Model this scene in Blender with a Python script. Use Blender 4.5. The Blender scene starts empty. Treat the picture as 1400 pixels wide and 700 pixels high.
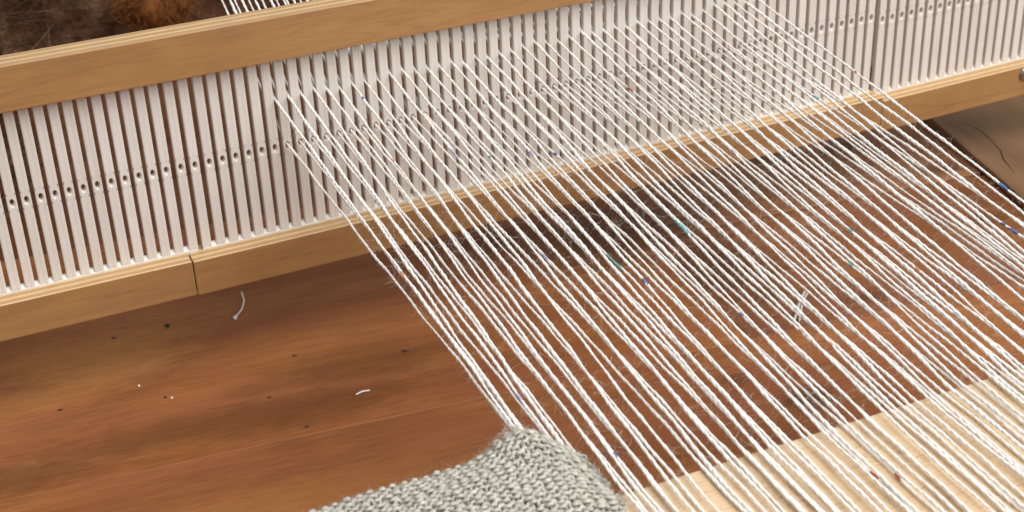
import bpy, bmesh, math, random
import numpy as np
from mathutils import Vector

rng = np.random.default_rng(7)
random.seed(7)
MM = 0.001
scene = bpy.context.scene
C = scene.collection

# ---------------------------------------------------------------- camera, world, light
cam_d = bpy.data.cameras.new("camera")
cam = bpy.data.objects.new("camera", cam_d)
C.objects.link(cam)
cam.location = (-39.43 * MM, -667.69 * MM, 328.97 * MM)
cam.rotation_euler = (1.0442456929, 0.0370520118, -0.4174373662)
cam_d.sensor_width = 36
cam_d.lens = 55.848
cam_d.clip_start = 0.01
cam_d.clip_end = 50
cam_d.dof.use_dof = True
cam_d.dof.focus_distance = 0.68
cam_d.dof.aperture_fstop = 22.0
scene.camera = cam

world = bpy.data.worlds.new("World")
scene.world = world
world.use_nodes = True
world.node_tree.nodes["Background"].inputs[0].default_value = (1.0, 0.97, 0.94, 1)
world.node_tree.nodes["Background"].inputs[1].default_value = 0.25


def area(name, loc, target, sx, sy, power, col):
    d = bpy.data.lights.new(name, 'AREA')
    d.shape = 'RECTANGLE'
    d.size, d.size_y, d.energy, d.color = sx, sy, power, col
    o = bpy.data.objects.new(name, d)
    C.objects.link(o)
    o.location = loc
    o.rotation_euler = (Vector(target) - Vector(loc)).to_track_quat('-Z', 'Y').to_euler()
    return o


area("window_light", (1.05, -1.55, 1.35), (0.25, -0.05, 0.0), 1.9, 1.5, 53, (1.0, 0.975, 0.94))
area("room_light", (0.3, -0.85, 1.95), (0.2, -0.15, 0.0), 1.5, 1.1, 23, (1.0, 0.95, 0.88))

scene.view_settings.view_transform = 'Standard'
scene.view_settings.look = 'None'
scene.view_settings.exposure = 0.0
scene.view_settings.gamma = 1.0


# ---------------------------------------------------------------- material helpers
def new_mat(name):
    m = bpy.data.materials.new(name)
    m.use_nodes = True
    nt = m.node_tree
    return m, nt, nt.nodes["Principled BSDF"]


def node(nt, t, **kw):
    n = nt.nodes.new(t)
    for k, v in kw.items():
        setattr(n, k, v)
    return n


def coords(nt, scale, loc=(0, 0, 0), rnd=True, rot=(0, 0, 0)):
    tc = node(nt, "ShaderNodeTexCoord")
    pr = node(nt, "ShaderNodeMapping")
    pr.inputs["Rotation"].default_value = rot
    mp = node(nt, "ShaderNodeMapping")
    mp.inputs["Scale"].default_value = scale
    mp.inputs["Location"].default_value = loc
    nt.links.new(tc.outputs["Object"], pr.inputs["Vector"])
    nt.links.new(pr.outputs[0], mp.inputs["Vector"])
    if not rnd:
        return mp.outputs[0]
    oi = node(nt, "ShaderNodeObjectInfo")
    ml = node(nt, "ShaderNodeMath", operation='MULTIPLY')
    ml.inputs[1].default_value = 37.0
    nt.links.new(oi.outputs["Random"], ml.inputs[0])
    ad = node(nt, "ShaderNodeVectorMath", operation='ADD')
    nt.links.new(mp.outputs[0], ad.inputs[0])
    nt.links.new(ml.outputs[0], ad.inputs[1])
    return ad.outputs[0]


def noise(nt, vec, scale=1.0, detail=4.0, rough=0.6, dist=0.0):
    n = node(nt, "ShaderNodeTexNoise")
    n.inputs["Scale"].default_value = scale
    n.inputs["Detail"].default_value = detail
    n.inputs["Roughness"].default_value = rough
    n.inputs["Distortion"].default_value = dist
    nt.links.new(vec, n.inputs["Vector"])
    return n.outputs["Fac"]


def ramp(nt, fac, stops):
    r = node(nt, "ShaderNodeValToRGB")
    els = r.color_ramp.elements
    while len(els) < len(stops):
        els.new(0.5)
    for e, (p, c) in zip(els, stops):
        e.position = p
        e.color = (*c, 1) if len(c) == 3 else c
    nt.links.new(fac, r.inputs[0])
    return r.outputs[0]


def mix(nt, fac, a, b, mode='MIX'):
    m = node(nt, "ShaderNodeMix", data_type='RGBA', blend_type=mode)
    for sock, v in ((m.inputs[0], fac), (m.inputs[6], a), (m.inputs[7], b)):
        if isinstance(v, (int, float)):
            sock.default_value = v
        elif isinstance(v, tuple):
            sock.default_value = (*v, 1)
        else:
            nt.links.new(v, sock)
    return m.outputs[2]


def bump(nt, bsdf, h, strength=0.3, dist=0.0003):
    b = node(nt, "ShaderNodeBump")
    b.inputs["Strength"].default_value = strength
    b.inputs["Distance"].default_value = dist
    nt.links.new(h, b.inputs["Height"])
    nt.links.new(b.outputs[0], bsdf.inputs["Normal"])


K = 1000.0  # texture space in millimetres


def grey(v):
    return (v, v, v)


def m_veneer():
    m, nt, b = new_mat("birch_veneer")
    v = coords(nt, (K * 0.012, K * 0.05, K * 0.13))
    n1 = noise(nt, v, 1.0, 5, 0.6, 0.6)
    v2 = coords(nt, (K * 0.06, K * 0.3, K * 1.6))
    n2 = noise(nt, v2, 1.0, 3, 0.6)
    v3 = coords(nt, (K * 0.004, K * 0.02, K * 0.035))
    n3 = noise(nt, v3, 1.0, 3, 0.5, 1.2)
    c = ramp(nt, n1, [(0.25, (0.315, 0.162, 0.060)), (0.55, (0.355, 0.188, 0.073)), (0.8, (0.395, 0.215, 0.088))])
    f = ramp(nt, n2, [(0.36, grey(0.88)), (0.55, grey(1.0))])
    c = mix(nt, 1.0, c, f, 'MULTIPLY')
    streak = ramp(nt, n3, [(0.485, grey(1.0)), (0.5, (0.74, 0.68, 0.62)), (0.515, grey(1.0))])
    c = mix(nt, 0.4, c, streak, 'MULTIPLY')
    fl = noise(nt, coords(nt, (K * 0.11, K * 0.5, K * 0.75), (5, 2, 8)), 1.0, 2, 0.6)
    c = mix(nt, 1.0, c, ramp(nt, fl, [(0.235, (0.66, 0.58, 0.5)), (0.29, grey(1.0))]), 'MULTIPLY')
    gr = noise(nt, coords(nt, (K * 0.03, K * 0.03, K * 0.04), (1, 7, 3)), 1.0, 3, 0.6)
    c = mix(nt, 1.0, c, ramp(nt, gr, [(0.3, (0.91, 0.89, 0.87)), (0.6, grey(1.03))]), 'MULTIPLY')
    nt.links.new(c, b.inputs["Base Color"])
    b.inputs["Roughness"].default_value = 0.42
    bump(nt, b, n2, 0.12, 0.0002)
    return m


def m_ply(mid, pitch=4.6):
    """edge of plywood: layers stacked across the rail's thickness (object Y)"""
    m, nt, b = new_mat("plywood_edge")
    tc = node(nt, "ShaderNodeTexCoord")
    sp = node(nt, "ShaderNodeSeparateXYZ")
    nt.links.new(tc.outputs["Object"], sp.inputs[0])
    vv = coords(nt, (K * 0.01, K * 0.3, K * 0.3), rnd=False)
    wob = noise(nt, vv, 1.0, 3, 0.6)
    a = node(nt, "ShaderNodeMath", operation='MULTIPLY_ADD')
    a.inputs[1].default_value = K
    nt.links.new(sp.outputs["Y"], a.inputs[0])
    a2 = node(nt, "ShaderNodeMath", operation='MULTIPLY')
    a2.inputs[1].default_value = 0.9
    nt.links.new(wob, a2.inputs[0])
    nt.links.new(a2.outputs[0], a.inputs[2])
    d = node(nt, "ShaderNodeMath", operation='MULTIPLY_ADD')
    d.inputs[1].default_value = 1.0 / pitch
    d.inputs[2].default_value = 0.15
    nt.links.new(a.outputs[0], d.inputs[0])
    fr = node(nt, "ShaderNodeMath", operation='FRACT')
    nt.links.new(d.outputs[0], fr.inputs[0])
    c = ramp(nt, fr.outputs[0], [(0.0, (0.66, 0.455, 0.245)), (0.46, (0.73, 0.53, 0.305)), (0.50, (0.33, 0.18, 0.085)),
                                 (0.55, (0.56, 0.355, 0.17)), (0.93, (0.50, 0.31, 0.145)), (0.97, (0.34, 0.19, 0.09)), (1.0, (0.66, 0.455, 0.245))])
    g = noise(nt, coords(nt, (K * 0.09, K * 1.3, K * 1.3), rnd=False), 1.0, 4, 0.65)
    c = mix(nt, 1.0, c, ramp(nt, g, [(0.3, grey(0.78)), (0.65, grey(1.06))]), 'MULTIPLY')
    nt.links.new(c, b.inputs["Base Color"])
    b.inputs["Roughness"].default_value = 0.5
    bump(nt, b, g, 0.25, 0.0002)
    return m


def m_beam():
    m, nt, b = new_mat("pale_beech")
    n1 = noise(nt, coords(nt, (K * 0.01, K * 0.05, K * 0.05)), 1.0, 4, 0.6, 0.5)
    n2 = noise(nt, coords(nt, (K * 0.16, K * 0.9, K * 0.9)), 1.0, 3, 0.7)
    c = ramp(nt, n1, [(0.3, (0.645, 0.475, 0.305)), (0.7, (0.72, 0.555, 0.375))])
    c = mix(nt, 1.0, c, ramp(nt, n2, [(0.34, (0.80, 0.74, 0.66)), (0.47, grey(1.0))]), 'MULTIPLY')
    nt.links.new(c, b.inputs["Base Color"])
    b.inputs["Roughness"].default_value = 0.48
    bump(nt, b, n2, 0.25, 0.0002)
    return m


def m_plastic():
    m, nt, b = new_mat("white_plastic")
    n1 = noise(nt, coords(nt, (K * 0.5, K * 0.5, K * 0.03)), 1.0, 3, 0.6)
    n2 = noise(nt, coords(nt, (K * 0.02, K * 0.02, K * 0.03)), 1.0, 2, 0.5)
    c = ramp(nt, n1, [(0.3, (0.68, 0.648, 0.615)), (0.7, (0.725, 0.697, 0.667))])
    c = mix(nt, 1.0, c, ramp(nt, n2, [(0.3, grey(0.955)), (0.7, grey(1.0))]), 'MULTIPLY')
    oi = node(nt, "ShaderNodeObjectInfo")
    c = mix(nt, 1.0, c, ramp(nt, oi.outputs["Random"], [(0.0, (0.94, 0.93, 0.915)), (1.0, grey(1.0))]), 'MULTIPLY')
    sc = noise(nt, coords(nt, (K * 1.2, K * 1.2, K * 0.12)), 1.0, 2, 0.7)
    c = mix(nt, 1.0, c, ramp(nt, sc, [(0.27, (0.86, 0.84, 0.82)), (0.36, grey(1.0))]), 'MULTIPLY')
    nt.links.new(c, b.inputs["Base Color"])
    b.inputs["Roughness"].default_value = 0.38
    b.inputs["Subsurface Weight"].default_value = 0.35
    b.inputs["Subsurface Radius"].default_value = (1.0, 0.9, 0.8)
    b.inputs["Subsurface Scale"].default_value = 0.0025
    bump(nt, b, n1, 0.12, 0.0002)
    return m


TABLE_KNOTS_SHADE = [(322, -157, 15, 10, .75), (300, -128, 8, 6, .45), (361, 19, 11, 8, .6), (486, 58, 15, 11, .75), (440, 66, 20, 8, .6), (398, -94, 16, 8, .5),
               (520, 6, 16, 7, .6), (352, -62, 16, 16, .55), (312, 22, 58, 40, .80), (255, 48, 40, 18, .6), (345, -30, 30, 44, .72), (505, -55, 14, 9, .5), (166, -30, 5, 3, .3), (88, -30, 17, 9, .22), (70, -52, 120, 15, .42), (150, -34, 60, 16, .38), (-40, -48, 60, 14, .5)]  # broad ovals under the warp put its shade into the wood colour
SAPWOOD = [(25, 28, 46, 26, .75), (-10, 12, 40, 14, .5), (60, -120, 130, 18, .35)]


def m_table():
    m, nt, b = new_mat("varnished_pine")
    v1 = coords(nt, (K * 0.0032, K * 0.020, K * 0.02), rot=(0, 0, 0.10))
    n1 = noise(nt, v1, 1.0, 5, 0.58, 0.9)
    n2 = noise(nt, coords(nt, (K * 0.016, K * 0.22, K * 0.2), rot=(0, 0, 0.10)), 1.0, 4, 0.65, 0.3)
    n3 = noise(nt, coords(nt, (K * 0.009, K * 0.03, K * 0.02), (3, 1, 0), rot=(0, 0, 0.10)), 1.0, 3, 0.5, 0.4)
    c = ramp(nt, n1, [(0.24, (0.19, 0.068, 0.020)), (0.42, (0.26, 0.096, 0.030)), (0.56, (0.315, 0.123, 0.042)), (0.76, (0.40, 0.185, 0.068))])
    c = mix(nt, 1.0, c, ramp(nt, n2, [(0.3, grey(0.85)), (0.6, grey(1.05))]), 'MULTIPLY')
    c = mix(nt, ramp(nt, n3, [(0.40, grey(0.0)), (0.7, grey(0.6))]), c, (0.27, 0.094, 0.046))
    n4 = noise(nt, coords(nt, (K * 0.05, K * 1.1, K * 1.0), rot=(0, 0, 0.10)), 1.0, 3, 0.7)
    c = mix(nt, 1.0, c, ramp(nt, n4, [(0.33, grey(0.78)), (0.5, grey(1.0)), (0.72, grey(1.12))]), 'MULTIPLY')
    n5 = noise(nt, coords(nt, (K * 0.008, K * 0.012, K * 0.02), (9, 4, 0)), 1.0, 4, 0.6, 0.8)
    c = mix(nt, 1.0, c, ramp(nt, n5, [(0.32, (0.82, 0.82, 0.8)), (0.52, grey(1.0)), (0.7, (1.06, 1.10, 1.12))]), 'MULTIPLY')
    # knots, dark heartwood and painted shade under the warp; ragged rims, table millimetres
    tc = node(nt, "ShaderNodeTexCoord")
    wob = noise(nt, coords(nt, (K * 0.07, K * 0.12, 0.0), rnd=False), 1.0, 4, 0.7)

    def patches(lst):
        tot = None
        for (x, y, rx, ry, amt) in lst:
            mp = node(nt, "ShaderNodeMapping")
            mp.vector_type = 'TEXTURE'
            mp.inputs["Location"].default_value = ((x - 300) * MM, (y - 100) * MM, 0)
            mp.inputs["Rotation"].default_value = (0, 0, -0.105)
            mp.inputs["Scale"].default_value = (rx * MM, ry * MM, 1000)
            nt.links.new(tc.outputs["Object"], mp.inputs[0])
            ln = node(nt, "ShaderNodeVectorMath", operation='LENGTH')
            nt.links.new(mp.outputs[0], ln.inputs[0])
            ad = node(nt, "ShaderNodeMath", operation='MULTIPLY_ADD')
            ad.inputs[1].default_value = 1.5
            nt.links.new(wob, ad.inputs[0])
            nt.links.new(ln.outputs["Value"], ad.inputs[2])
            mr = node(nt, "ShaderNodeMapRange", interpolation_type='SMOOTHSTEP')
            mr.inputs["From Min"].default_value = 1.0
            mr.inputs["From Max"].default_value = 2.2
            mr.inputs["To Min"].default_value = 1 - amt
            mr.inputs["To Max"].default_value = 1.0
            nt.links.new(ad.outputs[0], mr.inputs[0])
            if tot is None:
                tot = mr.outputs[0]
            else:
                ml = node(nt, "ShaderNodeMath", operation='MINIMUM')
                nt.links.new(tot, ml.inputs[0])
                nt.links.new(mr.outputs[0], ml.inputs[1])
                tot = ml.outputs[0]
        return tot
    light = mix(nt, 1.0, (0.43, 0.20, 0.068), ramp(nt, n4, [(0.33, grey(0.8)), (0.5, grey(1.0)), (0.72, grey(1.1))]), 'MULTIPLY')
    c = mix(nt, patches(SAPWOOD), light, c)
    tot = patches(TABLE_KNOTS_SHADE)
    oi = node(nt, "ShaderNodeObjectInfo")
    c = mix(nt, 1.0, c, oi.outputs["Color"], 'MULTIPLY')
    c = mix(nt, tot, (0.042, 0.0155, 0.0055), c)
    nt.links.new(c, b.inputs["Base Color"])
    b.inputs["Specular IOR Level"].default_value = 0.28
    r = ramp(nt, n2, [(0.3, grey(0.38)), (0.7, grey(0.5))])
    nt.links.new(r, b.inputs["Roughness"])
    bump(nt, b, n2, 0.15, 0.0004)
    return m


def m_flat(name, col, rough=0.6, var=0.15, scale=0.3, metallic=0.0):
    m, nt, b = new_mat(name)
    n = noise(nt, coords(nt, (K * scale,) * 3), 1.0, 4, 0.6)
    lo = tuple(x * (1 - var) for x in col)
    hi = tuple(min(1, x * (1 + var)) for x in col)
    nt.links.new(ramp(nt, n, [(0.3, lo), (0.7, hi)]), b.inputs["Base Color"])
    b.inputs["Roughness"].default_value = rough
    b.inputs["Metallic"].default_value = metallic
    return m


def m_yarn():
    m, nt, b = new_mat("white_wool")
    n = noise(nt, coords(nt, (K * 0.12, K * 0.12, K * 0.12)), 1.0, 3, 0.6)
    n2 = noise(nt, coords(nt, (K * 2.2, K * 0.7, K * 2.2)), 1.0, 2, 0.6)
    c = ramp(nt, n, [(0.3, (0.88, 0.875, 0.86)), (0.6, (0.93, 0.925, 0.91))])
    c = mix(nt, 1.0, c, ramp(nt, n2, [(0.3, grey(0.95)), (0.6, grey(1.0))]), 'MULTIPLY')
    nt.links.new(c, b.inputs["Base Color"])
    b.inputs["Roughness"].default_value = 0.85
    b.inputs["Specular IOR Level"].default_value = 0.15
    bump(nt, b, n2, 0.25, 0.0002)
    return m


def m_knit():
    m, nt, b = new_mat("grey_marl_wool")
    n = noise(nt, coords(nt, (K * 0.33, K * 0.8, K * 0.8)), 1.0, 4, 0.7)
    n2 = noise(nt, coords(nt, (K * 1.8, K * 2.5, K * 2.5)), 1.0, 3, 0.7)
    n3 = noise(nt, coords(nt, (K * 0.06, K * 0.06, K * 0.06)), 1.0, 2, 0.5)
    c = ramp(nt, n, [(0.25, (0.24, 0.21, 0.185)), (0.38, (0.50, 0.475, 0.435)), (0.58, (0.63, 0.615, 0.57)), (0.74, (0.84, 0.82, 0.78))])
    c = mix(nt, 1.0, c, ramp(nt, n2, [(0.3, grey(0.72)), (0.6, grey(1.04))]), 'MULTIPLY')
    c = mix(nt, 1.0, c, ramp(nt, n3, [(0.35, (0.95, 0.94, 0.92)), (0.65, (0.965, 1.0, 0.965))]), 'MULTIPLY')
    nt.links.new(c, b.inputs["Base Color"])
    b.inputs["Roughness"].default_value = 0.9
    b.inputs["Specular IOR Level"].default_value = 0.1
    bump(nt, b, n2, 0.7, 0.0004)
    return m


def m_fur():
    m, nt, b = new_mat("brown_fur")
    n = noise(nt, coords(nt, (K * 0.018, K * 0.014, K * 0.02)), 1.0, 3, 0.6)
    n2 = noise(nt, coords(nt, (K * 0.25, K * 0.05, K * 0.25)), 1.0, 3, 0.6)
    c = ramp(nt, n, [(0.3, (0.055, 0.020, 0.009)), (0.5, (0.115, 0.052, 0.026)), (0.68, (0.24, 0.14, 0.08))])
    c = mix(nt, 1.0, c, ramp(nt, n2, [(0.3, grey(0.5)), (0.7, grey(1.35))]), 'MULTIPLY')
    nt.links.new(c, b.inputs["Base Color"])
    b.inputs["Roughness"].default_value = 0.8
    b.inputs["Specular IOR Level"].default_value = 0.1
    return m


def m_grey_board():
    m, nt, b = new_mat("weathered_board")
    n1 = noise(nt, coords(nt, (K * 0.03, K * 0.006, K * 0.03)), 1.0, 5, 0.6, 0.5)
    n2 = noise(nt, coords(nt, (K * 0.5, K * 0.05, K * 0.5)), 1.0, 3, 0.6)
    c = ramp(nt, n1, [(0.3, (0.16, 0.088, 0.042)), (0.7, (0.24, 0.138, 0.068))])
    c = mix(nt, 1.0, c, ramp(nt, n2, [(0.3, grey(0.85)), (0.7, grey(1.05))]), 'MULTIPLY')
    nt.links.new(c, b.inputs["Base Color"])
    b.inputs["Roughness"].default_value = 0.55
    return m


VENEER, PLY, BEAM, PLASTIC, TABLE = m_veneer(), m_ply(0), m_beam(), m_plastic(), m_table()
YARN, KNIT, FUR, GREYB = m_yarn(), m_knit(), m_fur(), m_grey_board()
HAIR = m_flat("wool_fuzz", (0.86, 0.85, 0.82), 0.9, 0.05)
KHAIR = m_flat("grey_fuzz", (0.6, 0.59, 0.56), 0.9, 0.1)
KNOT = m_flat("pine_knot", (0.055, 0.022, 0.011), 0.5, 0.3)
DARK = m_flat("dark_crack", (0.03, 0.016, 0.010), 0.8, 0.2)
CRUMB = m_flat("dark_crumb", (0.04, 0.02, 0.012), 0.8, 0.3)
STEEL = m_flat("grey_steel", (0.55, 0.54, 0.53), 0.3, 0.05, metallic=1.0)
AMBER = m_flat("amber_wool", (0.26, 0.095, 0.018), 0.8, 0.45, 0.15)
LINT = m_flat("white_lint", (0.82, 0.79, 0.76), 0.8, 0.05)
CLEAR = m_flat("pale_fibre", (0.55, 0.50, 0.46), 0.4, 0.1)
FLECKS = {'teal': m_flat("teal_fleck", (0.16, 0.50, 0.52), 0.9, 0.3, 1.5),
          'blue': m_flat("blue_fleck", (0.11, 0.20, 0.52), 0.9, 0.3, 1.5),
          'red': m_flat("rust_fleck", (0.46, 0.11, 0.05), 0.9, 0.3, 1.5),
          'peach': m_flat("peach_fleck", (0.70, 0.36, 0.22), 0.9, 0.2, 1.5),
          'lilac': m_flat("lilac_fleck", (0.45, 0.47, 0.68), 0.9, 0.2, 1.5)}


# ---------------------------------------------------------------- object helpers
def link(name, mesh, parent=None, loc=None):
    o = bpy.data.objects.new(name, mesh)
    C.objects.link(o)
    if parent:
        o.parent = parent
    if loc:
        o.location = loc
    return o


def tag(o, label, cat, group=None, kind=None):
    o['label'] = label
    o['category'] = cat
    if group:
        o['group'] = group
    if kind:
        o['kind'] = kind
    return o


def empty(name, loc=(0, 0, 0)):
    o = bpy.data.objects.new(name, None)
    o.empty_display_size = 0.02
    C.objects.link(o)
    o.location = loc
    return o


def mesh_np(name, V, F, mats, smooth=False, midx=None):
    """V (n,3) in mm, F (m,3|4)"""
    me = bpy.data.meshes.new(name)
    V = np.asarray(V, np.float32) * MM
    F = np.asarray(F, np.int32)
    n, k = F.shape
    me.vertices.add(len(V))
    me.vertices.foreach_set("co", V.ravel())
    me.loops.add(n * k)
    me.loops.foreach_set("vertex_index", F.ravel())
    me.polygons.add(n)
    me.polygons.foreach_set("loop_start", np.arange(0, n * k, k, dtype=np.int32))
    me.polygons.foreach_set("loop_total", np.full(n, k, np.int32))
    for m in (mats if isinstance(mats, (list, tuple)) else [mats]):
        me.materials.append(m)
    if midx is not None:
        me.polygons.foreach_set("material_index", np.asarray(midx, np.int32))
    me.update(calc_edges=True)
    me.validate()
    if smooth:
        me.polygons.foreach_set("use_smooth", np.ones(n, bool))
    return me


def from_bm(name, bm, mats, smooth=False):
    bm.normal_update()
    me = bpy.data.meshes.new(name)
    for v in bm.verts:
        v.co *= MM
    bm.to_mesh(me)
    bm.free()
    for m in (mats if isinstance(mats, (list, tuple)) else [mats]):
        me.materials.append(m)
    if smooth:
        for p in me.polygons:
            p.use_smooth = True
    return me


def prism_bm(poly, z0, z1, bev=0.0, bm=None, seg=1):
    """polygon in XY extruded in Z"""
    bm = bm or bmesh.new()
    lo = [bm.verts.new((x, y, z0)) for x, y in poly]
    hi = [bm.verts.new((x, y, z1)) for x, y in poly]
    n = len(poly)
    fs = [bm.faces.new(lo[::-1]), bm.faces.new(hi)]
    for i in range(n):
        fs.append(bm.faces.new((lo[i], lo[(i + 1) % n], hi[(i + 1) % n], hi[i])))
    bmesh.ops.recalc_face_normals(bm, faces=fs)
    if bev:
        bmesh.ops.bevel(bm, geom=list(bm.edges), offset=bev, segments=seg, affect='EDGES', profile=0.6)
    return bm


def rail_bm(x0, x1, y0, y1, z00, z01, z10, z11, bev=0.5, cut=0.0):
    """wood rail; z limits differ at its two ends"""
    bm = bmesh.new()
    vs = []
    nx = 12
    for i in range(nx + 1):
        t = i / nx
        x = x0 + (x1 - x0) * t
        zb = z00 + (z10 - z00) * t
        zt = z01 + (z11 - z01) * t
        vs.append([bm.verts.new((x, y0, zb)), bm.verts.new((x, y1, zb)), bm.verts.new((x, y1, zt)), bm.verts.new((x, y0, zt))])
    for a, b in zip(vs, vs[1:]):
        for j in range(4):
            bm.faces.new((a[j], b[j], b[(j + 1) % 4], a[(j + 1) % 4]))
    bm.faces.new(vs[0])
    bm.faces.new(vs[-1][::-1])
    bmesh.ops.recalc_face_normals(bm, faces=bm.faces[:])
    es = [e for e in bm.edges if len(e.link_faces) == 2 and e.calc_face_angle(0) > 0.8]
    bmesh.ops.bevel(bm, geom=es, offset=bev, segments=2, affect='EDGES', profile=0.5)
    bm.normal_update()
    for f in bm.faces:
        f.material_index = 1 if (abs(f.normal.z) > 0.75 or abs(f.normal.x) > 0.7) else 0
    return bm


def tube_np(P, R, sides=5, phase=0.0):
    """tube along polyline P (n,3) with radii R (n,) -> V, F"""
    P = np.asarray(P, float)
    n = len(P)
    T = np.gradient(P, axis=0)
    T /= np.linalg.norm(T, axis=1)[:, None] + 1e-9
    up = np.tile([0.13, 0.21, 0.97], (n, 1))
    A = np.cross(T, up)
    A /= np.linalg.norm(A, axis=1)[:, None] + 1e-9
    B = np.cross(T, A)
    ang = np.arange(sides) * 2 * np.pi / sides + phase
    V = P[:, None, :] + R[:, None, None] * (np.cos(ang)[None, :, None] * A[:, None, :] + np.sin(ang)[None, :, None] * B[:, None, :])
    i = np.arange(n - 1)[:, None] * sides
    j = np.arange(sides)[None, :]
    j2 = (j + 1) % sides
    F = np.stack([i + j, i + j2, i + sides + j2, i + sides + j], -1).reshape(-1, 4)
    return V.reshape(-1, 3), F


def hairs_np(roots, dirs, lens, rad, segs=5, curl=0.6):
    """three sided curled fibres"""
    Vs, Fs, off = [], [], 0
    for r, d, L in zip(roots, dirs, lens):
        d = d / (np.linalg.norm(d) + 1e-9)
        p = np.array(r, float)
        pts = [p.copy()]
        c = rng.normal(0, curl, 3)
        for s in range(segs):
            d = d + c * (0.5 + 0.5 * s / segs) + rng.normal(0, curl * 0.35, 3)
            d /= np.linalg.norm(d) + 1e-9
            p = p + d * L / segs
            pts.append(p.copy())
        V, F = tube_np(np.array(pts), np.linspace(rad, rad * 0.5, segs + 1), 3)
        Vs.append(V)
        Fs.append(F + off)
        off += len(V)
    return np.concatenate(Vs), np.concatenate(Fs)


# ---------------------------------------------------------------- table
ZT = -110.0
SL = -math.tan(math.radians(6.0))        # plank direction against the loom


def on_table(x, w):
    return (x, w + SL * x)


table = empty("table", (0.3, 0.1, ZT * MM))
tag(table, "reddish brown varnished pine table top of wide knotty planks beneath the loom", "table")
seams = [-640, -515, -403, -291, -179, -67, 44, 156, 268, 380, 492, 604, 716]


def plank(x0, x1, w0, w1, taper0=0.0, x_t=330, tone=(1, 1, 1)):
    """w0/w1: near and far edge; taper0 opens the near joint to the right of x_t"""
    g = 0.12
    near = [(x0, w0 + g), (x_t, w0 + g + taper0 * .6), (x1, w0 + g + taper0)] if taper0 else [(x0, w0 + g), (x1, w0 + g)]
    poly = [on_table(*p) for p in near] + [on_table(x1, w1 - g), on_table(x0, w1 - g)]
    bm = prism_bm(poly, -26.0, 0.0)
    bmesh.ops.bevel(bm, geom=[e for e in bm.edges if all(abs(v.co.z) < .01 for v in e.verts)], offset=0.25, segments=1, affect='EDGES')
    for v in bm.verts:
        v.co.x -= 300
        v.co.y -= 100
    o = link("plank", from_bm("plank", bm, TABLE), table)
    o.color = (*tone, 1)
    return o


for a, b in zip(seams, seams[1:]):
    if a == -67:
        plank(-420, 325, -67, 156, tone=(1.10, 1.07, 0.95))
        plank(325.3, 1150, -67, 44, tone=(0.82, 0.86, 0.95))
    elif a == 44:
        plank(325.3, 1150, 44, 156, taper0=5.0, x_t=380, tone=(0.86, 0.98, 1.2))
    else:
        plank(-420, 1150, a, b, tone=(0.55, 0.52, 0.5) if a > 100 else (1.02, 1.0, 0.95))  # far planks coloured darker to stand in for shade behind the heddle

bm = prism_bm([(p[0] - 300, p[1] - 100) for p in (on_table(320, 20), on_table(1140, 20), on_table(1140, 70), on_table(320, 70))], -44, -26.5)
link("joint_light_blocker", from_bm("joint_light_blocker", bm, DARK), table)  # unseen box added to keep light from below out of the open joint
# pin knots: small discs let into the planks
for (x, y, rx, ry) in [(36, 48, 1.5, 1.0), (115, -10.5, 1.4, .9), (166, -32, 2.0, 1.2), (102, -71, 1.3, .8), (-.5, -4, 1.2, .9), (93, -40, 1.0, .8)]:
    bm = bmesh.new()
    n = 18
    r0 = random.random() * 6
    vs = []
    for i in range(n):
        t = 2 * math.pi * i / n
        k = 1 + 0.25 * math.sin(3 * t + r0) + random.uniform(-.15, .15)
        vs.append(bm.verts.new((x - 300 + rx * k * math.cos(t), y - 100 + ry * k * math.sin(t) + SL * rx * k * math.cos(t), 0.05)))
    c0 = bm.verts.new((x - 300, y - 100, 0.12))
    for i in range(n):
        bm.faces.new((vs[i], vs[(i + 1) % n], c0))
    link("knot", from_bm("knot", bm, KNOT), table)

# ---------------------------------------------------------------- grey board at far right
board = empty("side_board", (0.58, 0.05, ZT * MM))
tag(board, "dull brown wooden board with dark crack on the table under the heddle's right end", "board")
bm = prism_bm([(-80, -280), (90, -280), (110, 260), (12, 260)], 0.3, 7, 1.6, seg=2)
link("plank", from_bm("board", bm, GREYB), board)
crk = np.array([[562, 40], [564, 24], [560, 8], [556, -4], [551, -12], [548, -22], [545, -30]]) - [580, 50]
wid = np.array([.1, .5, .3, .6, .7, .4, .1])
V = [(x - w, y, 7.06) for (x, y), w in zip(crk, wid)] + [(x + w, y + .3, 7.06) for (x, y), w in zip(crk, wid)]
n = len(crk)
link("crack", mesh_np("crack", V, [(i, i + 1, n + i + 1, n + i) for i in range(n - 1)], DARK), board)

# ---------------------------------------------------------------- rigid heddle
PITCH, GAP = 6.35, 1.245
KMIN, KMAX = -6, 94


def kx(k):
    return PITCH * k + (-GAP if k < 12.5 else 0) + (GAP if k > 72.5 else 0)


def kz(k):
    if k < 12.2:
        return 0.433 - 0.0519 * (k - 12)
    if k > 72.7:
        return -2.56 + 0.0516 * (k - 73)
    return 0.0


heddle = empty("rigid_heddle")
tag(heddle, "rigid heddle of white plastic bars with eyes, held between two pale plywood rails", "weaving heddle")
ZB = -43.27


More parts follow.
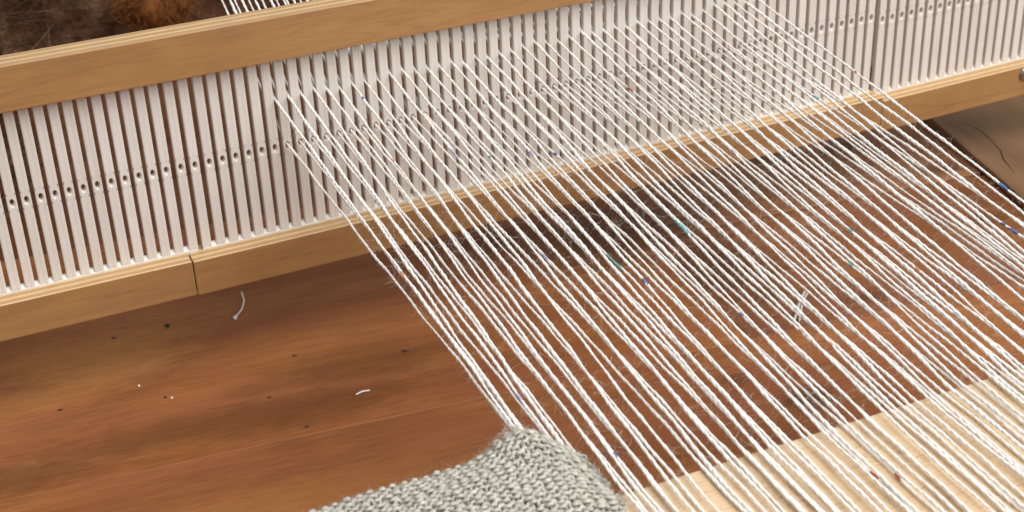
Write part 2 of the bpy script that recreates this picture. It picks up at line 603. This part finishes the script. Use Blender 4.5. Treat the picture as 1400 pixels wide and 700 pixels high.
def bar_mesh():
    """one bar: grooved front, an oval eye with a dished rim; eye at z = 0"""
    hw, th = 2.2, 3.0
    bm = bmesh.new()
    prof = [(-hw, th), (-hw, .25), (-hw + .25, 0.0), (-.7, 0.0), (-.3, .07), (.3, .07), (.7, 0.0), (hw - .25, 0.0), (hw, .25), (hw, th)]
    zc = 4.6

    def extr(z0, z1, cap):
        a = [bm.verts.new((x, y, z0)) for x, y in prof]
        b = [bm.verts.new((x, y, z1)) for x, y in prof]
        m = len(prof)
        for i in range(m):
            bm.faces.new((a[i], a[(i + 1) % m], b[(i + 1) % m], b[i]))
        bm.faces.new(b if cap else a)
    extr(ZB - 0.4, -zc, 0)
    extr(zc, 51.0, 1)
    # eye plate
    n = 28
    rx, rz = 0.92, 1.75
    ring_o, ring_i, hole_f, hole_b, ring_b = [], [], [], [], []
    for i in range(n):
        t = 2 * math.pi * (i + .5) / n
        cx, sx = math.cos(t), math.sin(t)
        s = 1.0 / max(abs(cx) / (hw - .2), abs(sx) / zc)
        ring_o.append(bm.verts.new((cx * s, 0, sx * s)))
        ring_b.append(bm.verts.new((cx * s, th, sx * s)))
        ring_i.append(bm.verts.new((cx * (rx + .5), 0, sx * (rz + .55) - .32)))
        hole_f.append(bm.verts.new((cx * rx, .55, sx * rz)))
        hole_b.append(bm.verts.new((cx * rx, th, sx * rz)))
    for i in range(n):
        j = (i + 1) % n
        for a, b in ((ring_o, ring_i), (ring_i, hole_f), (hole_f, hole_b), (hole_b, ring_b)):
            bm.faces.new((a[i], a[j], b[j], b[i]))
    for sgn in (-1, 1):
        q = [bm.verts.new((sgn * (hw - .2), 0, -zc)), bm.verts.new((sgn * (hw - .2), 0, zc)), bm.verts.new((sgn * hw, .25, zc)),
             bm.verts.new((sgn * hw, .25, -zc)), bm.verts.new((sgn * hw, th, zc)), bm.verts.new((sgn * hw, th, -zc))]
        bm.faces.new((q[0], q[1], q[2], q[3]))
        bm.faces.new((q[3], q[2], q[4], q[5]))
    bmesh.ops.remove_doubles(bm, verts=bm.verts[:], dist=0.01)
    bmesh.ops.recalc_face_normals(bm, faces=bm.faces[:])
    return from_bm("heddle_bar", bm, PLASTIC)


bar = bar_mesh()
for k in range(KMIN, KMAX + 1):
    o = link("heddle_bar", bar, heddle, ((kx(k) + {12: .5, 13: -.5}.get(k, 0)) * MM, random.uniform(-.06, .06) * MM, kz(k) * MM))
    o.rotation_euler = (random.uniform(-.0015, .0015), 0, random.uniform(-.012, .012))

secs = [(KMIN, 12, -42.0, 72.0), (13, 72, 72.75, 462.6), (73, KMAX, 463.4, 612.0)]
for (k0, k1, xr0, xr1) in secs:
    s0, s1 = kx(k0) - 2.6, kx(k1) + 2.6
    bm = bmesh.new()
    prof = [(-0.02, -49.0), (-0.02, ZB - 1.0), (1.7, ZB + 0.7), (3.02, ZB + 0.7), (3.02, -49.0)]
    e0, e1 = [[bm.verts.new((xx, y, z + kz(kk))) for y, z in prof] for xx, kk in ((s0, k0), (s1, k1))]
    for i in range(5):
        bm.faces.new((e0[i], e0[(i + 1) % 5], e1[(i + 1) % 5], e1[i]))
    bm.faces.new(e0)
    bm.faces.new(e1)
    bmesh.ops.recalc_face_normals(bm, faces=bm.faces[:])
    link("heddle_strip", from_bm("strip", bm, [PLASTIC]), heddle)
    a, b = kz(k0), kz(k1)
    if k0 == 13:
        a = b = 0
    bm = rail_bm(xr0, xr1, -9.2, 6.5, -63.5 + a, -44.9 + a, -63.5 + b, -44.9 + b, 0.55)
    link("bottom_rail", from_bm("bottom_rail", bm, [VENEER, PLY]), heddle)
bm = rail_bm(-60, 620, -8.47, 4.46, 47.75 + .6, 68.9 + .6, 47.75 - 6.2, 68.9 - 6.2, 0.55)
link("top_rail", from_bm("top_rail", bm, [VENEER, PLY]), heddle)

# screw head at the right end of the bottom rail
bm = bmesh.new()
prof = [(0.0, -2.6), (1.6, -2.5), (3.0, -2.0), (3.9, -1.1), (4.2, 0.0)]
n = 28
rings = [[bm.verts.new((r * math.cos(2 * math.pi * i / n), y, r * math.sin(2 * math.pi * i / n))) for i in range(n)] for r, y in prof[1:]]
tip = bm.verts.new((0, -2.2, 0))
for i in range(n):
    bm.faces.new((tip, rings[0][i], rings[0][(i + 1) % n]))
for a, b in zip(rings, rings[1:]):
    for i in range(n):
        bm.faces.new((a[i], b[i], b[(i + 1) % n], a[(i + 1) % n]))
bmesh.ops.recalc_face_normals(bm, faces=bm.faces[:])
link("screw", from_bm("screw", bm, STEEL, True), heddle, (0.5612, -0.0093, -0.0512))

# ---------------------------------------------------------------- breast beam
beam = tag(link("breast_beam", from_bm("breast_beam", rail_bm(100, 760, -505, -299.8, -26, -2.9, -26, -2.9, 0.9), [BEAM, BEAM])),
           "pale beech board crossing the lower right corner beneath the warp threads", "loom beam")

# ---------------------------------------------------------------- warp threads
XE = [149.7, 152.0, 154.1, 156.5, 159.9, 160.9, 165.6, 168.6, 172.4, 180.0, 181.3, 185.8, 189.1, 191.9, 195.3, 196.6, 201.2, 202.4, 205.0, 207.5, 210.8, 213.2, 218.2,
      221.5, 225.8, 227.8, 229.1, 234.4, 235.6, 240.2, 243.6, 244.9, 250.0, 254.0, 255.3, 259.6, 260.9, 265.0, 269.2, 271.7, 273.0, 277.4, 279.6, 284.1, 285.4, 290.5,
      291.8, 297.7, 299.0, 302.7, 304.0]
XTOP = [(130.0, -255.1), (130.9, -256.0), (132.0, -256.9), (134.3, -259.2), (138.6, -262.8), (139.9, -264.9), (140.9, -266.6), (145.3, -276.8)]
NT = 83
YE = -303.0
FLK = [(55, -21.6, 6, 'red'), (18, -80.4, 6, 'lilac'), (29, -168.3, 11, 'teal'), (28, -199.6, 3.5, 'blue'), (38, -172.8, 10, 'teal'), (41, -140.7, 2.5, 'red'), (27, -143.7, 3, 'lilac'), (21, -151.2, 5, 'lilac'), (28, -93.1, 4, 'lilac'), (35, -68.5, 2.5, 'blue'), (22, -87.9, 2, 'teal'), (65, -97.5, 2.5, 'blue'), (79, -73.0, 4, 'teal'), (55, -213.7, 3, 'teal'), (58, -201.8, 3, 'teal'), (82, -200.3, 5, 'blue'), (79, -220.5, 5, 'blue'), (79, -214.5, 2, 'blue'), (37, -224.9, 3, 'blue'), (25, -292.7, 2.5, 'blue'), (33, -330.0, 4, 'red'), (35, -333.7, 3, 'red'), (0, -156.4, 2.5, 'peach'), (82, -89.3, 1.5, 'red'), (42, -262.9, 2.5, 'peach'), (12, -14.9, 1.5, 'blue'), (11, -282.3, 2.5, 'blue'), (4, -243.5, 5, 'lilac'), (39, -87.9, 2, 'peach'), (54, -128.8, 3, 'lilac'), (67, -40.9, 2, 'red'), (10, -71.5, 2.5, 'peach'), (41, -245.8, 2.5, 'peach'), (63, -227.9, 3, 'peach')]  # (thread, y, length, colour)
threads_axis = []
TW = 8.5


def smooth_path(P, n_it=2):
    P = np.asarray(P, float)
    for _ in range(n_it):
        Q = P.copy()
        Q[1:-1] = 0.25 * P[:-2] + 0.5 * P[1:-1] + 0.25 * P[2:]
        P = Q
    return P


tr = None


def thread_keys(j):
    slot = j % 2 == 0
    k = 19.5 + j / 2 if slot else 20 + (j - 1) / 2
    X0 = kx(k)
    Z0 = (24.0 + tr.normal(0, .9)) if slot else 0.4
    if j < 8:
        xt, yt = XTOP[j]
        s = (xt - X0) / yt
        XE_ = X0 + s * YE
    elif j - 8 < len(XE):
        XE_ = XE[j - 8]
    else:
        f = (j - 58) / 24.0
        pair = -0.75 if (j // 2 + (j // 7)) % 2 == 0 else 0.75
        XE_ = X0 - 5.2 * (1 - f) + pair * tr.uniform(.2, 1.2) + tr.normal(0, .5)
    if 69 <= j <= 77:
        cc = kx(19.5 + 36.5) - 1.5
        XE_ = cc + 0.42 * (XE_ - cc)
    ze = tr.uniform(-1.5, -.9) + (0.55 if slot else -0.3)
    yb = 330.0
    zb_ = 24 + .34 * yb + (tr.normal(0, 2))
    xb = X0 + tr.normal(0, 2.0)
    ys = -470.0
    sl = (XE_ - X0) / YE
    pts = [(xb, yb, zb_), (X0, 4.0, Z0 + (1.2 if slot else 0)), (X0, 1.0, Z0), (X0 + sl * -2, -2.0, Z0 - .1), (XE_, YE, ze), (XE_ + sl * (ys - YE) * .9, ys, ze - .1)]
    return k, slot, np.array(pts), 0


def build_thread(j):
    global tr
    tr = np.random.default_rng(1000 + j)
    k, slot, keys, _ = thread_keys(j)
    # sample by y: coarse behind the heddle, fine in front
    seg = [np.linspace(keys[0, 1], 6, 230, endpoint=False), np.linspace(6, -470, 640)]
    y = np.concatenate(seg)
    o = np.argsort(keys[:, 1])
    x = np.interp(y, keys[o, 1], keys[o, 0])
    z = np.interp(y, keys[o, 1], keys[o, 2])
    P = smooth_path(np.stack([x, y, z], 1), 3)
    # slight slack and waviness of the handspun ply
    s = -y
    ph = tr.uniform(0, 6.28, 6)
    env = np.clip((-y - 2) / 25, 0, 1) * np.clip((YE - 180 - y) / -60, 0, 1)
    P[:, 0] += env * (0.18 * np.sin(s / 9.5 + ph[0]) + 0.24 * np.sin(s / 31 + ph[1]) + 0.10 * np.sin(s / 4.1 + ph[4]))
    P[:, 2] += env * (0.16 * np.sin(s / 11 + ph[2]) + 0.3 * np.sin(s / 47 + ph[3]))
    thick = 1.0 + 0.12 * np.sin(s / 17 + ph[4]) + 0.10 * np.sin(s / 6.3 + ph[5]) + 0.08 * np.sin(s / 3.1 + ph[0]) + 0.12 * np.sin(s / 53 + ph[2])
    base = tr.uniform(0.82, 1.04)
    V, F, mi = [], [], []
    off = 0
    tw = TW * tr.uniform(.9, 1.12)
    wob = 1.6 * np.sin(s / 19 + ph[2]) + 1.1 * np.sin(s / 7.7 + ph[5])
    fl = [f for f in FLK if f[0] == j]
    for st in (0, 1):
        a = 2 * np.pi * s / tw + wob + st * np.pi + ph[1]
        Q = P.copy()
        r_off = 0.17 * thick * base
        Q[:, 0] += r_off * np.cos(a)
        Q[:, 2] += r_off * np.sin(a)
        R = 0.53 * thick * base * (1 + 0.10 * np.sin(s / 2.2 + ph[3] + 2 * st))
        v, f = tube_np(Q, R, 5, ph[st])
        m = np.zeros(len(f), int)
        fy = v[f[:, 0], 1]
        for q, (_, yy, ln, col) in enumerate(fl):
            sel = np.abs(fy - yy) < ln * .72 * (1.0 if st == q % 2 else .6)
            if sel.any():
                m[sel] = 1 + list(FLECKS).index(col)
        V.append(v)
        F.append(f + off)
        mi.append(m)
        off += len(v)
    me = mesh_np("warp_thread", np.concatenate(V), np.concatenate(F), [YARN] + list(FLECKS.values()), True, np.concatenate(mi))
    ob = link("warp_thread", me)
    n_of = int(round(k - 19.5)) + 1 if slot else int(round(k - 20)) + 1
    # fuzz
    nh = 260
    yy = tr.uniform(-460, -20, nh)
    idx = np.searchsorted(-y, -yy)
    idx = np.clip(idx, 1, len(y) - 1)
    roots = P[idx] + tr.normal(0, .35, (nh, 3))
    d = tr.normal(0, 1, (nh, 3))
    d[:, 1] *= .5
    d[:, 2] -= .25
    hv, hf = hairs_np(roots, d, tr.gamma(3.0, 0.95, nh) + .5, 0.036, 8, 1.1)
    # a few lie along the yarn as a halo
    fz = link("fuzz", mesh_np("fuzz", hv, hf, HAIR), ob)
    fz['kind'] = 'stuff'
    threads_axis.append((j, P))
    return ob, slot, n_of, fl


def ordinal(n):
    w = ["", "first", "second", "third", "fourth", "fifth", "sixth", "seventh", "eighth", "ninth", "tenth", "eleventh", "twelfth", "thirteenth", "fourteenth",
         "fifteenth", "sixteenth", "seventeenth", "eighteenth", "nineteenth", "twentieth"]
    tens = {2: "twenty", 3: "thirty", 4: "forty"}
    if n <= 20:
        return w[n]
    t, u = divmod(n, 10)
    if u == 0:
        return {3: "thirtieth", 4: "fortieth"}[t]
    return tens[t] + " " + w[u]


NSLOT, NEYE = (NT + 1) // 2, NT // 2
for j in range(NT):
    ob, slot, n, fl = build_thread(j)
    tot = NSLOT if slot else NEYE
    frm = "left" if n <= tot // 2 else "right"
    m = n if frm == "left" else tot - n + 1
    pos = "outermost" if m == 1 else ordinal(m)
    how = "raised white warp thread in a heddle slot" if slot else "lower white warp thread in a heddle eye"
    lab = f"{how}, {pos} from the {frm} edge"
    if fl:
        lab = {'red': 'rust'}.get(fl[0][3], fl[0][3]) + " flecked " + lab.replace(" a heddle", " heddle").replace("the " + frm, frm)
    tag(ob, lab, "warp thread", "white wool warp threads running through the heddle")

# ---------------------------------------------------------------- grey knitted cloth at the lower edge
XR, YF = 144.5, -263.0
W, RH = 3.95, 2.9
NA, NB = 37, 37


def knit_surface(a, b):
    """a: mm leftwards from the right edge, b: mm towards the viewer from the far edge -> xyz"""
    a = np.asarray(a, float)
    b = np.asarray(b, float)
    # rounded corner: pull the far edge in near the right side
    tipy = 6.5 * np.exp(-((a - 15) / 9.0) ** 2) - 30 * np.clip(1 - a / 17.0, 0, 1) ** 2.0 * np.exp(-b / 40.0)
    y_left = np.clip((a - 25) / 65.0, 0, 1) * 3.0
    x = XR - a + 0.9 * np.sin(b / 17.0)
    y = YF - 2.0 - b - y_left + tipy * np.exp(-b / 30.0)
    d = np.minimum(a * 1.0, b)
    soft = -np.log(np.exp(-a / 9.0) + np.exp(-b / 9.0)) * 9.0
    soft = np.clip(soft, 0, None)
    h = 12.0 * (1 - np.exp(-soft / 42.0)) + 1.8 * np.exp(-((a - 20) / 12) ** 2 - ((b - 9) / 8) ** 2)
    z = 2.4 + h + 0.5 * np.sin(a / 11.0 + b / 7.0) + 0.4 * np.sin(b / 5.3 - a / 15.0)
    # the edge rolls under on the far side, left of the warp
    roll = np.clip((a - 22) / 25.0, 0, 1)
    z = z - roll * 16 * np.clip(1 - b / 7.0, 0, 1) ** 2
    return np.stack([x, y, z], -1)


def surf_normal(a, b):
    e = .3
    p = knit_surface(a, b)
    da = knit_surface(a + e, b) - p
    db = knit_surface(a, b + e) - p
    nn = np.cross(db, da)
    nn /= np.linalg.norm(nn, axis=-1)[..., None] + 1e-9
    nn[nn[..., 2] < 0] *= -1
    return p, nn


cloth = empty("knitted_cloth", (0, 0, 0))
tag(cloth, "grey marl knitted woollen cloth lying over the left edge of the warp at the bottom", "knitted cloth")
for r in range(NB):
    ns = NA * 14
    t = np.linspace(0, 2 * np.pi * NA, ns)
    st = t / (2 * np.pi)
    jit = np.interp(st, np.arange(NA + 1), rng.normal(0, .30, NA + 1))
    jit2 = np.interp(st, np.arange(NA + 1), rng.normal(0, .35, NA + 1))
    a = 1.6 + W * (st + 0.155 * np.sin(2 * t)) + jit + 0.4 * math.sin(r * 1.3)
    b = 2.6 + RH * r + 2.5 * np.cos(t) + jit2 + RH * .5 * (1 - 0)
    b = np.maximum(b, .3)
    dep = 0.95 * np.cos(2 * t) + 0.3 * np.cos(t) + np.interp(st * 2, np.arange(2 * NA + 1), rng.normal(0, .22, 2 * NA + 1))
    p, nn = surf_normal(a, b)
    P = p + nn * (0.85 + dep)[:, None]
    P = smooth_path(P, 1)
    R = 0.70 * (1 + 0.12 * np.sin(st * 2.3 + r) + 0.10 * np.sin(st * 9.1 + 2 * r))
    v, f = tube_np(P, R, 6)
    link("knit_row", mesh_np("knit_row", v, f, KNIT, True), cloth)
# inside of the cloth, closing the holes between the loops
ga = np.linspace(0.2, 1.6 + W * NA, 60)
gb = np.linspace(0.6, 2 + RH * NB, 50)
A, B = np.meshgrid(ga, gb, indexing='ij')
p, nn = surf_normal(A, B)
up = (p - nn * .9).reshape(-1, 3)
dn = (p - nn * 1.9).reshape(-1, 3)
na_, nb_ = A.shape
ii, jj = np.meshgrid(np.arange(na_ - 1), np.arange(nb_ - 1), indexing='ij')
q = (ii * nb_ + jj).ravel()
F1 = np.stack([q, q + nb_, q + nb_ + 1, q + 1], 1)
F2 = F1[:, ::-1] + na_ * nb_
rim = [i * nb_ for i in range(na_)] + [(na_ - 1) * nb_ + j for j in range(1, nb_)] + [i * nb_ + nb_ - 1 for i in range(na_ - 2, -1, -1)] + [j for j in range(nb_ - 2, 0, -1)]
F3 = np.array([(rim[i], rim[(i + 1) % len(rim)], rim[(i + 1) % len(rim)] + na_ * nb_, rim[i] + na_ * nb_) for i in range(len(rim))])
link("backing_layer", mesh_np("backing", np.concatenate([up, dn]), np.concatenate([F1, F2, F3]), KNIT, True), cloth)
# fuzz along the knit
nh = 6500
ha, hb = rng.uniform(0, 100, nh), rng.uniform(0, 1, nh) ** 2 * 60
p, nn = surf_normal(ha, hb)
hv, hf = hairs_np(p + nn * 1.6, nn + rng.normal(0, .9, (nh, 3)), rng.gamma(3, .5, nh) + .5, .034, 6, 1.0)
fz = link("fuzz", mesh_np("fuzz", hv, hf, KHAIR), cloth)
fz['kind'] = 'stuff'


# ---------------------------------------------------------------- scraps on the table
def scrap(name, pts, r, mat, label, cat, blob=None, group=None):
    pts = np.array(pts, float)
    t = np.linspace(0, len(pts) - 1, 8 * (len(pts) - 1) + 1)
    P = np.stack([np.interp(t, np.arange(len(pts)), pts[:, i]) for i in range(3)], 1)
    P = smooth_path(P, 4)
    R = np.full(len(P), r)
    R[0] = R[-1] = r * .4
    if blob:
        R = R + blob * np.exp(-((np.arange(len(P)) - 3) / 2.5) ** 2)
    c = P.mean(0)
    v, f = tube_np(P - c, R, 7)
    o = link(name, mesh_np(name, v, f, mat, True), None, tuple(c * MM))
    return tag(o, label, cat, group)


z = ZT
scrap("thread_scrap", [(96.3, 35.8, z + .9), (99.0, 38.8, z + .9), (103.2, 43.5, z + 1.2), (106.0, 50, z + 2), (106.6, 57, z + 3)], .5, LINT,
      "curved white thread scrap with a knotted end on the table below the bottom rail", "thread scrap", .75)
scrap("thread_scrap", [(131.2, -57.5, z + .5), (134.8, -56.6, z + .7), (138.6, -57.2, z + .5)], .45, LINT,
      "short straight white thread scrap on the table left of the warp", "thread scrap")
scrap("thread_scrap", [(351.5, -98.5, z + .8), (362, -87, z + 3), (373, -75.5, z + .8)], .8, CLEAR,
      "pale two strand thread scrap on the table seen between the warp threads", "thread scrap")
scrap("thread_scrap", [(354, -99.5, z + .8), (363.5, -87.5, z + 3), (373.5, -77.5, z + .8)], .7, CLEAR,
      "thinner pale strand lying against the two strand scrap under the warp", "thread scrap")


def crumb(x, y, r, mat, label, cat, group=None):
    bm = bmesh.new()
    bmesh.ops.create_icosphere(bm, subdivisions=2, radius=r)
    for v in bm.verts:
        v.co *= 1 + random.uniform(-.25, .25)
        v.co.z *= .6
    o = link("lint" if mat is LINT else "crumb", from_bm("crumb", bm, mat, True), None, (x * MM, y * MM, (ZT + r * .5) * MM))
    tag(o, label, cat, group)


crumb(38.3, -1.5, .65, LINT, "white speck of lint at the middle of the table's left part", "lint")
crumb(50.5, -19.0, .6, LINT, "small pale speck of lint beside a dark crumb on the table", "lint")
crumb(47.8, -17.2, .7, CRUMB, "dark crumb beside a pale speck of lint on the table", "crumb")
crumb(63.5, 46.0, 1.2, CRUMB, "dark grey crumb just below the left bottom rail", "crumb")
# stray tuft on the knit edge
q0 = knit_surface(54.0, 3.0) + np.array([0, 0, 1.6])
scrap("wool_tuft", [tuple(q0 + np.array(d)) for d in ((0, 0, 0), (.5, .6, .5), (1.3, 1.2, .7), (3.0, 2.0, 1.3), (5.0, 2.0, 1.0))], .12, LINT,
      "tiny white wool tuft sticking out of the grey knit's far edge", "wool tuft", .7)

# ---------------------------------------------------------------- brown fur behind the loom
fur = empty("fur_throw", (0.05, 0.55, ZT * MM))
tag(fur, "blurred dark brown shaggy fur throw heaped on the table behind the heddle", "fur throw")


def fur_h(x, y):
    """height over the table; x, y in mm"""
    front = np.where(x < 24, 206 + (x + 60) * 0.05, 448 + 9 * np.sin(x / 23.0))
    front = np.where((x >= 24) & (x < 40), 206 + (448 - 206) * (x - 24) / 16.0, front)
    d = np.clip(y - front, 0, None)
    side = np.clip((330 - x) / 70.0, 0, 1)
    h = 46 * (1 - np.exp(-d / 26.0)) * np.minimum(1, side * 1.2) + 7 * np.sin(x / 24.0 + y / 31) * np.clip(d / 40, 0, 1) * side
    return np.maximum(h, -3), d


gx = np.linspace(-260, 345, 110)
gy = np.linspace(195, 690, 90)
GX, GY = np.meshgrid(gx, gy, indexing='ij')
H, D = fur_h(GX, GY)
base = np.stack([GX - 50, GY - 550, np.where(D > 0, H, -4)], -1).reshape(-1, 3)
nb_ = len(gy)
ii, jj = np.meshgrid(np.arange(len(gx) - 1), np.arange(nb_ - 1), indexing='ij')
q = (ii * nb_ + jj).ravel()
keep = np.maximum(np.maximum(D[:-1, :-1], D[1:, :-1]), np.maximum(D[:-1, 1:], D[1:, 1:])).ravel() > 0
q = q[keep]
link("hide", mesh_np("hide", base, np.stack([q, q + nb_, q + nb_ + 1, q + 1], 1), FUR, True), fur)
nh = 17000
hx, hy = rng.uniform(-255, 300, nh), rng.uniform(205, 685, nh)
h, d = fur_h(hx, hy)
ok = d > 1
hx, hy, h = hx[ok], hy[ok], h[ok]
n = len(hx)
clump = np.stack([np.sin(hx / 31 + 1) + .6 * np.sin(hy / 19), -1.2 + np.cos(hx / 27 + hy / 40), np.full(n, .75)], 1)
hv, hf = hairs_np(np.stack([hx - 50, hy - 550, h], 1), clump + rng.normal(0, .22, (n, 3)), rng.uniform(24, 52, n), .2, 5, .10)
fz = link("hair", mesh_np("hair", hv, hf, FUR), fur)
fz['kind'] = 'stuff'

sel = rng.permutation(n)[:900]
hv, hf = hairs_np(np.stack([hx - 50, hy - 550, h + 3], 1)[sel], clump[sel] + rng.normal(0, .2, (len(sel), 3)), rng.uniform(40, 80, len(sel)), .3, 6, .12)
PALE = m_flat("pale_fur", (0.19, 0.125, 0.085), 0.8, 0.3)
fz = link("guard_hair", mesh_np("guard_hair", hv, hf, PALE), fur)
fz['kind'] = 'stuff'

tuft = empty("wool_ball", (0.141, 0.376, (ZT + 47) * MM))
tag(tuft, "amber brown ball of wool resting on the dark fur behind the top rail", "wool ball")
bm = bmesh.new()
bmesh.ops.create_icosphere(bm, subdivisions=3, radius=24)
for v in bm.verts:
    v.co *= 1 + 0.12 * math.sin(v.co.x / 5) * math.cos(v.co.y / 6) + random.uniform(-.04, .04)
    v.co.z += 12
link("core", from_bm("core", bm, AMBER, True), tuft)
nh = 900
dd = rng.normal(0, 1, (nh, 3))
dd /= np.linalg.norm(dd, axis=1)[:, None]
hv, hf = hairs_np(dd * 23 + [0, 0, 12], dd + rng.normal(0, .6, (nh, 3)), rng.uniform(6, 15, nh), .35, 5, .5)
fz = link("fuzz", mesh_np("fuzz", hv, hf, AMBER), tuft)
fz['kind'] = 'stuff'
